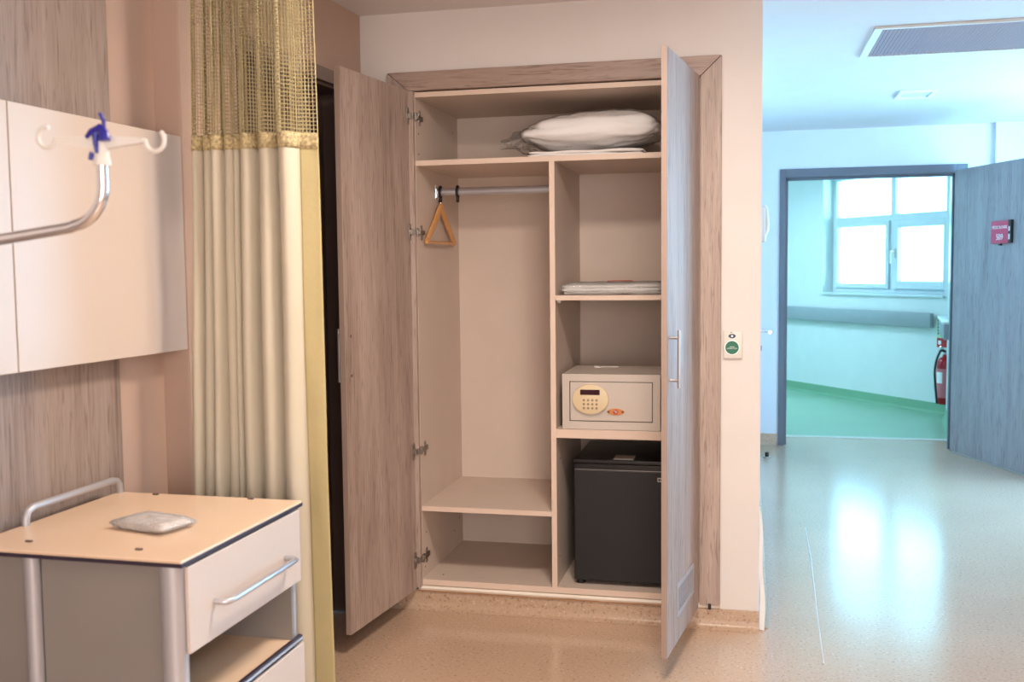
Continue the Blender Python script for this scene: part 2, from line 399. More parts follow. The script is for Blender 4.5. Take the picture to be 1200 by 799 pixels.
# lobby door (far) : frame, leaf
d2 = root('door_2'); struct(d2)
bm = bmesh.new()
for x0, x1 in ((OX0-.044, OX0), (OX1, OX1+.075)): bx(bm, x0, x1, FAR-.015, FAR+.135, 0, OZ+.065)
bx(bm, OX0, OX1, FAR-.015, FAR+.135, OZ, OZ+.065)
obj('door_frame', bm, M['frame_far'], d2, bevel=.003)
bm = bmesh.new()
bx(bm, OX0, OX0+.018, FAR+.03, FAR+.07, 0, OZ); bx(bm, OX1-.018, OX1, FAR+.03, FAR+.07, 0, OZ); bx(bm, OX0, OX1, FAR+.03, FAR+.07, OZ-.018, OZ)
obj('door_stop_bead', bm, M['frame_far'], d2)
DS = Vector((1.445, 7.95, 0)); DD = Vector((.333, -.943, 0)); DN = Vector((-.943, -.333, 0))   # DN = towards the camera side
def dbox(bm, t0, t1, o0, o1, z0, z1):
    q = [DS+DD*t0+DN*o0, DS+DD*t1+DN*o0, DS+DD*t1+DN*o1, DS+DD*t0+DN*o1]
    prism(bm, [(v.x, v.y) for v in q], z0, z1)
bm = bmesh.new(); dbox(bm, 0, 1.19, -.045, 0, .01, 2.045)
obj('door_leaf', bm, M['wood_far'], d2, bevel=.002)
bm = bmesh.new(); dbox(bm, .02, 1.17, -.040, -.004, .001, .010)
obj('bottom_seal', bm, M['steel'], d2)
for z in (.25, 1.1, 1.85):
    bm = bmesh.new(); tube(bm, [(1.462, 7.978, z), (1.462, 7.978, z+.1)], .009)
    obj('hinge', bm, M['steel'], d2, smooth=True)
bm = bmesh.new()
for o in (1,):
    p = DS+DD*1.12; p.z = 1.0; q = p+DN*.05; tube(bm, [p, q, q-DD*.12], .01)
obj('door_handle', bm, M['steel'], d2, smooth=True)
# room sign
sg = root('room_sign')
tag(sg, 'small magenta room number sign reading 509 on the open wooden door', 'sign')
bm = bmesh.new(); dbox(bm, .492, .690, .001, .016, 1.505, 1.655); obj('face_plate', bm, M['signred'], sg, bevel=.001)
bm = bmesh.new(); dbox(bm, .6905, .722, .001, .020, 1.507, 1.658); obj('side_rail', bm, M['black'], sg, bevel=.001)
bm = bmesh.new(); dbox(bm, .575, .60, .001, .014, 1.492, 1.5045); obj('catch', bm, M['black'], sg)
bm = bmesh.new(); dbox(bm, .699, .712, .0202, .022, 1.53, 1.565); dbox(bm, .699, .712, .0202, .022, 1.585, 1.615); obj('slider_tab', bm, M['white'], sg)
rotd = Matrix(((DD.x, 0, DN.x, 0), (DD.y, 0, DN.y, 0), (0, 1, 0, 0), (0, 0, 0, 1)))
def on_leaf(t, z, off):
    p = DS+DD*t+DN*off; return Matrix.Translation((p.x, p.y, z)) @ rotd
text('sign_lettering', 'MEDICALPARK', .030, M['white'], sg, on_leaf(.591, 1.612, .0168), sx=.88)
text('sign_number', '509', .056, M['white'], sg, on_leaf(.591, 1.546, .0168), sx=.95)

# side door in the lobby's left wall (seen edge on): leaf, lever, key
d3 = root('door_3'); struct(d3)
box('door_leaf', (CX+.0045, CX+.012, 5.35, 6.15, 0.03, 2.05), M['wood_far'], d3)
bm = bmesh.new(); bx(bm, CX+.0045, CX+.016, 5.28, 5.35, 0, 2.12); bx(bm, CX+.0045, CX+.016, 6.15, 6.22, 0, 2.12); bx(bm, CX+.0045, CX+.016, 5.35, 6.15, 2.05, 2.12)
obj('door_frame', bm, M['taupe'], d3)
bm = bmesh.new(); tube(bm, [(CX+.010, 6.06, 1.0), (CX+.062, 6.06, 1.0), (CX+.074, 6.05, 1.0), (CX+.078, 6.03, 1.0), (CX+.078, 5.94, 1.0)], .0095)
bx(bm, CX+.011, CX+.019, 6.035, 6.085, .86, 1.05)
obj('door_handle', bm, M['chrome'], d3, smooth=True)
bm = bmesh.new(); bx(bm, CX+.019, CX+.034, 6.057, 6.061, .885, .915); bx(bm, CX+.024, CX+.029, 6.05, 6.054, .84, .885)
obj('key', bm, M['black'], d3)

# corridor beyond the doorway
WP = Vector((.403, 11.754, 0)); WU = Vector((.580, -.815, 0)).normalized(); WN = Vector((-.815, -.580, 0)).normalized()
def W(u, off=0, z=0):
    p = WP+WU*u+WN*off; return Vector((p.x, p.y, z))
def wbox(bm, u0, u1, o0, o1, z0, z1):
    q = [W(u0, o0), W(u1, o0), W(u1, o1), W(u0, o1)]
    prism(bm, [(v.x, v.y) for v in q], z0, z1)
WU0, WU1, WZ0, WZ1 = .62, 2.29, 1.085, 2.29
bm = bmesh.new()
wbox(bm, -2.2, WU0, -.22, 0, 0, CEIL); wbox(bm, WU1, 3.4, -.22, 0, 0, CEIL); wbox(bm, WU0, WU1, -.22, 0, 0, WZ0); wbox(bm, WU0, WU1, -.22, 0, WZ1, CEIL)
struct(obj('wall_corridor', bm, M['wall_mint']))
struct(box('wall_corridor_left', (-1.2, -1.1, 8.15, 13.8, 0, CEIL), M['wall_mint']))
bm = bmesh.new(); prism(bm, [(1.60, 8.77), (1.718, 9.66), (3.2, 9.66), (3.2, 8.16), (1.60, 8.16)], 0, CEIL)
struct(obj('wall_corridor_right', bm, M['wall_mint']))
cove('baseboard_corridor', [tuple(W(-2.1).xy), tuple(W(3.3).xy)], .10, M['skirt_green'], -1)
cove('baseboard_corridor_right', [(1.718, 9.66), (1.60, 8.77)], .10, M['skirt_green'], -1)
# window
w1 = root('window_1'); struct(w1)
fo0, fo1 = -.20, -.13
UM = 1.49
def frame_rect(u0, u1, z0, z1, w, o0, o1, name, mat, par):
    bm = bmesh.new()
    wbox(bm, u0, u0+w, o0, o1, z0, z1); wbox(bm, u1-w, u1, o0, o1, z0, z1)
    wbox(bm, u0+w, u1-w, o0, o1, z0, z0+w); wbox(bm, u0+w, u1-w, o0, o1, z1-w, z1)
    return obj(name, bm, mat, par, bevel=.003)
frame_rect(WU0, WU1, WZ0, WZ1, .05, fo0, fo1, 'window_frame', M['frame_w'], w1)
bm = bmesh.new(); wbox(bm, WU0+.05, WU1-.05, fo0, fo1, 1.80, 1.86); obj('transom', bm, M['frame_w'], w1)
bm = bmesh.new(); wbox(bm, UM-.03, UM+.03, fo0, fo1, WZ0+.05, 1.80); wbox(bm, UM-.03, UM+.03, fo0, fo1, 1.86, WZ1-.05); obj('mullion', bm, M['frame_w'], w1)
sl = frame_rect(WU0+.05, UM-.03, WZ0+.05, 1.80, .045, -.15, -.105, 'sash', M['frame_w'], w1)
sr = frame_rect(UM+.03, WU1-.05, WZ0+.05, 1.80, .075, -.15, -.095, 'sash', M['frame_w'], w1)
for u0, u1, z0, z1 in ((WU0+.095, UM-.075, WZ0+.095, 1.755), (UM+.105, WU1-.125, WZ0+.125, 1.725), (WU0+.05, UM-.03, 1.86, WZ1-.05), (UM+.03, WU1-.05, 1.86, WZ1-.05)):
    bm = bmesh.new(); wbox(bm, u0, u1, -.150, -.144, z0, z1); obj('pane', bm, M['glass'], w1)
bm = bmesh.new(); u = UM+.065
wbox(bm, u-.014, u+.014, -.095, -.085, 1.44, 1.53)
tube(bm, [W(u, -.085, 1.50), W(u, -.045, 1.50), W(u, -.04, 1.49), W(u, -.04, 1.38)], .010)
obj('window_handle', bm, M['white_pl'], w1, smooth=True)
bm = bmesh.new(); wbox(bm, WU1-.062, WU1-.048, -.095, -.07, 1.12, 1.80); obj('sash_hinge', bm, M['alu'], w1)
bm = bmesh.new(); wbox(bm, WU0-.01, WU1+.01, -.13, .03, WZ0-.02, WZ0+.001); obj('window_sill', bm, M['frame_w'], w1, bevel=.003)
# wall guard rails
def guard(name, fn, a, b, z0, z1, label, cap):
    r_ = root(name); tag(r_, label, 'handrail')
    bm = bmesh.new(); fn(bm, a, b, .03, .075, z0, z1); obj('guard_board', bm, M['rail'], r_, bevel=.012, smooth=True)
    n = 3
    for i in range(n):
        s = a+(b-a)*(.1+.8*i/(n-1)); bm = bmesh.new(); fn(bm, s-.03, s+.03, .0, .03, z0+.03, z1-.03); obj('bracket', bm, M['rail'], r_)
    if cap is not None:
        bm = bmesh.new(); fn(bm, cap[0], cap[1], .0, .08, z0-.005, z1+.004); obj('end_cap', bm, M['rail_w'], r_, bevel=.01, smooth=True)
    return r_
guard('wall_guard_rail', wbox, -1.9, 2.2, .785, .925, 'long grey guard rail on the corridor wall under the window', None)
SP = Vector((1.60, 8.77, 0)); SU = (Vector((1.718, 9.66, 0))-SP).normalized(); SNn = Vector((-SU.y, SU.x, 0))
def sbox(bm, u0, u1, o0, o1, z0, z1):
    q = [SP+SU*a+SNn*o for a, o in ((u0, o0), (u1, o0), (u1, o1), (u0, o1))]
    prism(bm, [(v.x, v.y) for v in q], z0, z1)
g2 = guard('wall_guard_rail', sbox, -.15, .80, .77, .90, 'short pale guard rail end capped in white above the fire extinguisher', None)
bm = bmesh.new(); sbox(bm, -.15, .86, .0, .085, .895, .915); obj('end_cap', bm, M['rail_w'], g2, bevel=.006, smooth=True)

# ------------------------------------------------------------------ fire extinguisher
fe = root('fire_extinguisher', tuple(W(2.41, .10, 0))); tag(fe, 'red fire extinguisher with a black hose hung at the corridor corner', 'fire extinguisher')
bm = bmesh.new()
prof = [(0, .12), (.06, .12), (.068, .13), (.068, .15), (.072, .16), (.072, .46), (.066, .50), (.048, .53), (.024, .545), (.022, .565), (0, .565)]
rings = [[bm.verts.new((r*math.cos(2*PI*k/24), r*math.sin(2*PI*k/24), z)) for k in range(24)] if r > 0 else [bm.verts.new((0, 0, z))] for r, z in prof]
for a, b in zip(rings, rings[1:]):
    for k in range(24):
        va = [a[k % len(a)], a[(k+1) % len(a)]]; vb = [b[(k+1) % len(b)], b[k % len(b)]]
        f = []
        for v in va+vb:
            if v not in f: f.append(v)
        if len(f) > 2: bm.faces.new(f)
obj('cylinder_body', bm, M['extred'], fe, smooth=True)
bm = bmesh.new(); tube(bm, [(0, 0, .561), (0, 0, .60)], .016, 14); tube(bm, [(0, 0, .59), (-.06, -.03, .60)], .008, 8); tube(bm, [(0, 0, .60), (-.05, -.04, .635)], .007, 8)
obj('valve', bm, M['steel'], fe, smooth=True)
bm = bmesh.new(); hp = []
for i in range(25):
    t = i/24; a = PI*min(1, t*2.2)/2
    hp.append((-.01-.10*math.sin(min(PI/2, t*3.2))+.03*t*t, -.055-.045*math.sin(min(PI/2, t*3.2)), .595+.02*math.sin(PI*min(1, t*2.5)) - .46*max(0, t-.12)/.88))
tube(bm, hp, .010, 10); obj('hose', bm, M['black'], fe, smooth=True)
bm = bmesh.new()
for k in range(12):
    a0 = math.radians(175+k*8); a1 = a0+math.radians(8)
    add(bm, [(.0735*math.cos(a), .0735*math.sin(a), z) for a, z in ((a0, .18), (a1, .18), (a1, .44), (a0, .44))], [(0, 1, 2, 3)])
lb = obj('label', bm, M['extlabel'], fe, smooth=True)
bm = bmesh.new()
for k in range(8):
    a0 = math.radians(195+k*6); a1 = a0+math.radians(6)
    for z0, z1 in ((.31, .36), (.36, .375), (.375, .41)):
        add(bm, [(.0742*math.cos(a), .0742*math.sin(a), z) for a, z in ((a0, z0), (a1, z0), (a1, z1), (a0, z1))], [(0, 1, 2, 3)])
lp_ = obj('label_print', bm, M['white'], fe, smooth=True)
bm = bmesh.new(); bx(bm, .0, .05, .02, .08, .545, .565); obj('wall_hook', bm, M['steel'], fe)
es = root('extinguisher_sign'); tag(es, 'narrow green and red notice on the wall above the fire extinguisher', 'sign')
bm = bmesh.new(); wbox(bm, 2.215, 2.335, .002, .006, .70, .90); obj('green_panel', bm, M['signgreen'], es)
bm = bmesh.new(); wbox(bm, 2.215, 2.335, .002, .006, .615, .698); obj('red_panel', bm, M['extred'], es)
bm = bmesh.new(); wbox(bm, 2.23, 2.265, .0062, .007, .64, .675); obj('pictogram', bm, M['white'], es)
bm = bmesh.new()
for i in range(5): wbox(bm, 2.225, 2.235, .0062, .007, .73+i*.03, .745+i*.03)
obj('printed_marks', bm, M['navy'], es)

# ------------------------------------------------------------------ ceiling fittings
vt = root('ceiling_vent', (0, 0, CEIL)); tag(vt, 'long grey slatted air grille in a white frame on the ceiling', 'vent')
VX0, VX1, VY0, VY1 = .515, 1.75, 4.64, 5.27
bm = bmesh.new(); w = .035
bx(bm, VX0, VX0+w, VY0, VY1, -.012, -.0005); bx(bm, VX1-w, VX1, VY0, VY1, -.012, -.0005); bx(bm, VX0+w, VX1-w, VY0, VY0+.022, -.012, -.0005); bx(bm, VX0+w, VX1-w, VY1-.022, VY1, -.012, -.0005)
obj('frame', bm, M['white_pl'], vt, bevel=.002)
box('backing', (VX0+w, VX1-w, VY0+.022, VY1-.022, -.003, -.0005), M['grille_gap'], vt)
bm = bmesh.new(); add(bm, [(-.006, VY0+.022, -.004), (.003, VY0+.022, -.011), (.0045, VY0+.022, -.0105), (-.0045, VY0+.022, -.0035), (-.006, VY1-.022, -.004), (.003, VY1-.022, -.011), (.0045, VY1-.022, -.0105), (-.0045, VY1-.022, -.0035)], BOXF)
s0 = obj('slat', bm, M['grille'], vt); x = VX0+w+.01; s0.location.x = x
while x < VX1-w-.02:
    x += .0165; s = s0.copy(); COL.objects.link(s); s.parent = vt; s.location.x = x
cl = root('ceiling_spotlight', (.955, 6.50, CEIL)); tag(cl, 'small square white ceiling light fitting beyond the air grille', 'light')
bm = bmesh.new(); hx, hy = .105, .135
for a in ((-hx, hx, -hy, -hy+.03), (-hx, hx, hy-.03, hy), (-hx, -hx+.025, -hy+.03, hy-.03), (hx-.025, hx, -hy+.03, hy-.03)): bx(bm, *a, -.014, -.0005)
obj('frame', bm, M['white'], cl, bevel=.002)
box('diffuser', (-hx+.025, hx-.025, -hy+.03, hy-.03, -.004, -.0005), M['frame_w'], cl)
for lx, ly in ((-.22, 2.35), (.9, .3)):  # frames for the assumed and added ceiling lamps, all out of view
    t = root('assumed_panel_light', (lx, ly, CEIL)); tag(t, 'assumed square panel light on the ceiling in front of the wardrobe' if ly > 1 else 'added square panel light on the ceiling farthest from the wardrobe', 'light')
    bm = bmesh.new()
    for a in ((-.3, .3, -.3, -.285), (-.3, .3, .285, .3), (-.3, -.285, -.285, .285), (.285, .3, -.285, .285)): bx(bm, *a, -.03, -.001)
    obj('frame', bm, M['white_pl'], t)

# floor door stop
ds = root('door_stop', (.137, 7.48, 0)); tag(ds, 'tiny dark door stop on the lobby floor beside the doorway', 'door stop')
bm = bmesh.new(); tube(bm, [(0, 0, 0), (0, 0, .008)], .026, 16); obj('base', bm, M['steel'], ds, smooth=True)
bm = bmesh.new(); tube(bm, [(0, 0, .008), (0, 0, .04)], .014, 14); obj('rubber_buffer', bm, M['black'], ds, smooth=True)

# intercom handset
ph = root('wall_phone', (CX+.004, 5.2, 1.58)); tag(ph, 'cream wall telephone handset sticking out past the wall corner', 'telephone')
bm = bmesh.new(); bx(bm, 0, .032, -.05, .05, -.09, .080); obj('cradle', bm, M['white_pl'], ph, bevel=.006, smooth=True)
bm = bmesh.new(); tube(bm, [(.022, 0, .086), (.032, 0, .074), (.038, 0, .03), (.042, 0, 0), (.038, 0, -.030), (.026, 0, -.055), (.020, 0, -.080)], .016, 12, rfun=lambda t: .016-.004*math.sin(PI*t))
obj('handset', bm, M['white_pl'], ph, smooth=True)
bm = bmesh.new(); pts = [(.015+.004*math.cos(i*1.6), .004*math.sin(i*1.6), -.10-i*.0022) for i in range(30)]; tube(bm, pts, .002, 6); obj('cord', bm, M['white_pl'], ph, smooth=True)

# ------------------------------------------------------------------ WARDROBE
wd = root('built_in_wardrobe', (0, 0, 0)); tag(wd, 'open built-in wardrobe with grey oak doors and beige shelves', 'wardrobe')
def shadow_free(): pass
X0, X1, YB = -1.285, -.192, 4.50
box('side_panel', (-1.305, X0, 3.897, 4.52, .092, 2.075), M['board'], wd)
box('side_panel', (X1, X1+.02, 3.897, 4.52, .092, 2.075), M['board'], wd)
box('top_panel', (X0, X1, 3.897, YB, 2.052, 2.072), M['board'], wd)
box('bottom_panel', (X0, X1, 3.897, YB, .094, .118), M['board'], wd)
box('back_panel', (X0, X1, YB, 4.515, .094, 2.072), M['board'], wd)
box('shelf', (X0, X1, 3.899, YB, 1.785, 1.806), M['board'], wd)
box('divider', (-.749, -.728, 3.899, YB, .118, 1.785), M['board'], wd)
box('shelf', (-.728, X1, 3.902, YB, 1.251, 1.270), M['board'], wd)
box('shelf', (-.728, X1, 3.899, YB, .714, .748), M['board'], wd)
box('shelf', (X0, -.749, 3.899, YB, .400, .420), M['board'], wd)
# pale front edge bands
bm = bmesh.new(); e = .0018
for a in ((X0, X1, 1.7855, 1.8055), (-.7485, -.7285, .118, 1.785), (-.728, X1, 1.2515, 1.2695), (-.728, X1, .7145, .7475), (X0, -.749, .4005, .4195), (X0, X1, 2.0525, 2.0715), (X0, X1, .0945, .1175)):
    y = 3.897 if a[0] in (X0, -1.3045) and a[1] == X1 else 3.899
    bx(bm, a[0], a[1], 3.8955, y if y > 3.8975 else 3.8969, a[2], a[3])
obj('edge_band', bm, M['board_edge'], wd)
# mitred face frame
def mitre(pts, name, mat):
    bm = bmesh.new(); n = len(pts)
    add(bm, [(x, 3.871, z) for x, z in pts]+[(x, 3.8945, z) for x, z in pts], [tuple(range(n)), tuple(range(2*n-1, n-1, -1))]+[(i, i+n, (i+1) % n+n, (i+1) % n) for i in range(n)])
    return obj(name, bm, mat, wd, bevel=.0015)
mitre([(-1.388, 2.147), (-.100, 2.147), (-.176, 2.075), (-1.306, 2.075)], 'top_trim', M['wood_x'])
mitre([(-1.389, .09), (-1.389, 2.146), (-1.307, 2.074), (-1.2855, 2.074), (-1.2855, .09)], 'side_trim', M['wood'])
mitre([(-.0985, .093), (-.0985, 2.146), (-.1745, 2.074), (-.1745, .093)], 'side_trim', M['wood'])
# sealant bead and raw board edge under the carcass
bm = bmesh.new(); rings = []
for i in range(60):
    t = i/59; x = -1.30+1.2*t; w = .0015*noise.noise(Vector((x*9, 0, 0)))
    zt, zb = .0925, .0755+.002*noise.noise(Vector((x*14, 3, 0)))
    rings.append([bm.verts.new(v) for v in ((x, 3.8885+w, zt), (x, 3.884+w, (zt+zb)/2), (x, 3.8885, zb), (x, 3.896, zb), (x, 3.896, zt))])
for a, b in zip(rings, rings[1:]):
    for k in range(5): bm.faces.new((a[k], b[k], b[(k+1) % 5], a[(k+1) % 5]))
bm.faces.new(rings[0]); bm.faces.new(rings[-1][::-1])
obj('sealant_bead', bm, M['sealant'], wd, smooth=True)
bm = bmesh.new(); bx(bm, -1.30, -.19, 3.882, 3.8945, .0731, .0748); obj('board_edge', bm, M['mdf'], wd)
box('black_clip', (-.142, -.131, 3.868, 3.884, .076, .098), M['black'], wd)
# dowel holes
for y, z in ((3.935, 1.985), (3.935, 1.915), (3.93, .16), (4.36, .20), (4.44, .24), (4.42, 1.98), (3.935, 1.835), (3.95, .30)):
    bm = bmesh.new(); tube(bm, [(X0, y, z), (X0+.0012, y, z)], .0035, 10); obj('screw_hole', bm, M['safe_groove'], wd)
for y, z in ((3.95, .23), (4.20, .36), (3.97, .62)): 
    bm = bmesh.new(); tube(bm, [(-.728, y, z), (-.7268, y, z)], .0035, 10); obj('screw_hole', bm, M['safe_groove'], wd)
bm = bmesh.new()
for x, y in ((-1.22, 3.97),): tube(bm, [(x, y, .118), (x, y, .1190)], .004, 10)
obj('screw_hole', bm, M['safe_groove'], wd)
bm = bmesh.new(); tube(bm, [(-.7278, 3.935, 1.243), (-.713, 3.935, 1.243)], .004, 10); bx(bm, -.7278, -.712, 3.928, 3.942, 1.2465, 1.2508)
obj('shelf_pin', bm, M['white_pl'], wd)
# clothes rail
RY, RZ = 4.16, 1.700
bm = bmesh.new(); tube(bm, [(X0+.004, RY, RZ), (-.7495, RY, RZ)], .0165, 20, flat=.5, ref=(0, 0, 1)); rl = obj('clothes_rail', bm, M['alu'], wd, smooth=True)
for xa, xb in ((X0+.0005, X0+.010), (-.757, -.7495)):
    bm = bmesh.new()
    bx(bm, xa, xb, RY-.016, RY+.016, RZ-.026, RZ+.012)
    bx(bm, xa, xa+.004 if xa < -1 else xb, RY-.02, RY+.02, RZ-.03, RZ+.03)
    obj('rail_socket', bm, M['chrome'], rl, bevel=.001)

def hinge(parent, x, y, z, flip):
    """concealed hinge: steel cup plate on the door, arm and mounting plate on the side panel"""
    h = root('hinge', (x, y, z)); h.parent = parent
    bm = bmesh.new(); s = flip
    bx(bm, 0, s*.003, -.060, -.030, -.032, .032)                      # flange on the door
    tube(bm, [(s*.0015, -.043, 0), (s*.006, -.043, 0)], .016, 18)
    bx(bm, s*.003, s*.020, -.040, .016, -.011, .011)                 # arm
    bx(bm, s*.006, s*.024, -.012, .006, -.016, .016)
    obj('hinge_arm', bm, M['nickel'], h, bevel=.001)
    bm = bmesh.new(); bx(bm, s*.0185, s*.024, .020, .078, -.009, .009); bx(bm, s*.0185, s*.022, .034, .052, -.030, .030)
    tube(bm, [(s*.022, .043, .020), (s*.024, .043, .020)], .0045, 10); tube(bm, [(s*.022, .043, -.020), (s*.024, .043, -.020)], .0045, 10)
    bx(bm, s*.014, s*.029, .0, .055, -.007, .007)
    obj('mounting_plate', bm, M['nickel'], h, bevel=.0008)
    return h
def wardrobe_door(name, pivot, ang, sgn, grille, label):
    """local frame: x runs from the hinge along the leaf, y towards the outside face"""
    d = root(name, (pivot[0], pivot[1], 0)); d.parent = wd
    d.rotation_euler = (0, 0, ang); d['label'] = label
    W_ = .545; y0, y1 = (0, .019*sgn)
    bm = bmesh.new()
    if not grille: bx(bm, 0, W_, y0, y1, .083, 2.075)
    else:                                           # leaf with a slot cut for the vent
        gx0, gx1, gz0, gz1 = .12, .385, .185, .275
        bx(bm, 0, gx0, y0, y1, .083, 2.075); bx(bm, gx1, W_, y0, y1, .083, 2.075); bx(bm, gx0, gx1, y0, y1, .083, gz0); bx(bm, gx0, gx1, y0, y1, gz1, 2.075)
    obj('door_panel', bm, M['wood'], d)
    bm = bmesh.new(); ya, yb = sorted((y0, y1)); bx(bm, W_+.0002, W_+.0014, ya, yb, .083, 2.075); obj('edge_band', bm, M['wood_edge'], d)
    bm = bmesh.new(); hx = W_-.045
    for z in (1.005, 1.145): tube(bm, [(hx, y1, z), (hx, y1+sgn*.028, z)], .005, 12)
    tube(bm, [(hx, y1+sgn*.030, .98), (hx, y1+sgn*.030, 1.17)], .006, 14)
    obj('handle', bm, M['steel'], d, smooth=True)
    for z in (1.005, 1.145):
        bm = bmesh.new(); tube(bm, [(hx, y0, z), (hx, y0-sgn*.0015, z)], .005, 12); obj('handle_screw', bm, M['nickel'], d, smooth=True)
    if grille:
        bm = bmesh.new(); o0, o1 = y1, y1+sgn*.004
        bx(bm, gx0-.012, gx0+.006, o0, o1, gz0-.012, gz1+.012); bx(bm, gx1-.006, gx1+.012, o0, o1, gz0-.012, gz1+.012)
        bx(bm, gx0+.006, gx1-.006, o0, o1, gz0-.012, gz0+.004); bx(bm, gx0+.006, gx1-.006, o0, o1, gz1-.004, gz1+.012)
        n = 9
        for i in range(1, n): x = gx0+(gx1-gx0)*i/n; bx(bm, x-.003, x+.003, o0, o1, gz0+.004, gz1-.004)
        bx(bm, gx0+.002, gx1-.002, y0+sgn*.002, y0+sgn*.004, gz0+.002, gz1-.002)
        obj('vent_grille', bm, M['alu_matte'], d)
    return d
# left leaf: inner face looks right
aL = math.radians(96.8); aR = math.radians(82)
dl = wardrobe_door('door', (-1.303, 3.868), -aL, -1, False, 'left wardrobe door, inner face showing four nickel hinges')
dr = wardrobe_door('door', (-.1785-.019, 3.868), PI+aR, 1, True, 'right wardrobe door seen nearly edge on, with bar handle and vent')
for z in (1.977, 1.524, .648, .205):
    hinge(wd, -1.3035, 3.905, z, 1)

# ------------------------------------------------------------------ things in the wardrobe
def cushion(name, c, sx, sy, sz, mat, parent=None, seed=0, wr=.012, nu=72, nv=40, flatb=.35, e1=.55, e2=.45, taper=0, asym=0):
    bm = bmesh.new(); rings = []
    def sg_(v, p): return math.copysign(abs(v)**p, v)
    for j in range(nv+1):
        ph_ = -PI/2+PI*j/nv
        ring = []
        for i in range(nu):
            th = 2*PI*i/nu
            x = sg_(math.cos(ph_), e1)*sg_(math.cos(th), e2); y = sg_(math.cos(ph_), e1)*sg_(math.sin(th), e2); z = sg_(math.sin(ph_), .8)
            rad = min(1, math.hypot(x, y)/1.25)
            z *= (1-.55*rad**2.6)
            if z < 0: z *= flatb
            else: z *= 1+asym*x
            p = Vector((x*sx, y*sy, z*sz))
            q = p*7+Vector((seed, seed*2, 0))
            d = noise.noise(q)*wr + noise.noise(Vector((p.x*6+p.z*8, p.y*30, p.z*34+p.x*5))+Vector((seed, 0, 0)))*wr*.9
            # creases running in from the ends
            d -= wr*1.2*max(0, 1-abs(math.sin(p.z*60+p.x*7+noise.noise(q)*2))*3)*(abs(x)**2)
            nrm = Vector((x/sx, y/sy, z/sz)).normalized()
            p += nrm*d
            p.z += taper*p.x
            ring.append(bm.verts.new(p+Vector(c)))
        rings.append(ring)
    for a, b in zip(rings, rings[1:]):
        for i in range(nu): bm.faces.new((a[i], a[(i+1) % nu], b[(i+1) % nu], b[i]))
    bmesh.ops.remove_doubles(bm, verts=bm.verts, dist=1e-5)
    zmin = c[2]
    return obj(name, bm, mat, parent, smooth=True, auto=False)
def folded_stack(name, x0, x1, y0, y1, z0, layers, th, mat, parent, seed=0, jitter=.006):
    """folded cloth: each layer a rounded slab with a wavy fold at the front"""
    out = []
    for k in range(layers):
        bm = bmesh.new(); nx = 40; prof = 10; rings = []
        jx = random.uniform(-jitter, jitter); jy = random.uniform(-jitter, jitter)
        for i in range(nx+1):
            t = i/nx; x = x0+jx+(x1-x0)*t; ring = []
            endr = min(1, min(t, 1-t)*16)**.5
            for j in range(prof*2):
                a = 2*PI*j/(prof*2)
                cy, sz = math.cos(a), math.sin(a)
                yy = (y0+y1)/2+jy+math.copysign(abs(cy)**.15, cy)*(y1-y0)/2*(.985+.015*endr)
                zz = z0+th*(k+.5)+math.copysign(abs(sz)**.5, sz)*th*.56*(.45+.55*endr)
                w = noise.noise(Vector((x*11, yy*7, k*3+seed)))*th*.38
                yy += noise.noise(Vector((x*16, 0, k*5+seed)))*.004
                lift = w*(1 if layers > 1 or sz > 0 else 0)
                zz = max(z0+.0008, zz+lift)
                ring.append(bm.verts.new((x, yy, zz)))
            rings.append(ring)
        n = prof*2
        for a, b in zip(rings, rings[1:]):
            for q in range(n): bm.faces.new((a[q], b[q], b[(q+1) % n], a[(q+1) % n]))
        bm.faces.new(rings[0]); bm.faces.new(rings[-1][::-1])
        out.append(obj(name, bm, mat, parent, smooth=True, auto=False))
    return out
pl = root('bagged_pillow', (0, 0, 1.856)); tag(pl, 'plump white pillow in a clear plastic bag on the top wardrobe shelf', 'pillow')
cushion('pillow', (-.610, 4.12, 0.050), .280, .172, .086, M['cloth'], pl, seed=3, wr=.015, taper=.02, flatb=.66, asym=.22)
bg_ = cushion('plastic_bag', (-.608, 4.12, 0.050), .286, .178, .091, M['film'], pl, seed=3, wr=.016, taper=.02, flatb=.66, asym=.22)
# gathered tail of the bag at the left end
bm = bmesh.new(); rings = []
for i in range(14):
    t = i/13; ring = []
    cx_ = -.868-.115*t; hz = .036*(1-t)**.8+.012+.006*math.sin(t*7); hy = .10*(1-t)+.035
    for k in range(28):
        a = 2*PI*k/28; r = 1+.16*math.sin(a*5+t*4)+.10*math.sin(a*9-t*3)
        ring.append(bm.verts.new((cx_+.02*noise.noise(Vector((a, t*3, 1))), 4.10+hy*math.cos(a)*r, .036-.016*t+hz*math.sin(a)*r*.85)))
    rings.append(ring)
for a, b in zip(rings, rings[1:]):
    for k in range(28): bm.faces.new((a[k], a[(k+1) % 28], b[(k+1) % 28], b[k]))
obj('bag_tail', bm, M['film_tail'], pl, smooth=True, auto=False)
bl = root('folded_blanket', (0, 0, 1.8065)); tag(bl, 'thin folded white blanket lying under the bagged pillow', 'blanket')
folded_stack('fold', -.842, -.395, 3.955, 4.30, 0, 2, .0125, M['cloth_str'], bl, 2)
ln = root('bagged_linen', (0, 0, 1.2705)); tag(ln, 'flat pack of folded white linen in plastic on the middle shelf', 'linen')
folded_stack('linen_fold', -.705, -.325, 3.955, 4.25, 0, 3, .0135, M['cloth_str'], ln, 5, .008)
bm = bmesh.new(); rings = []
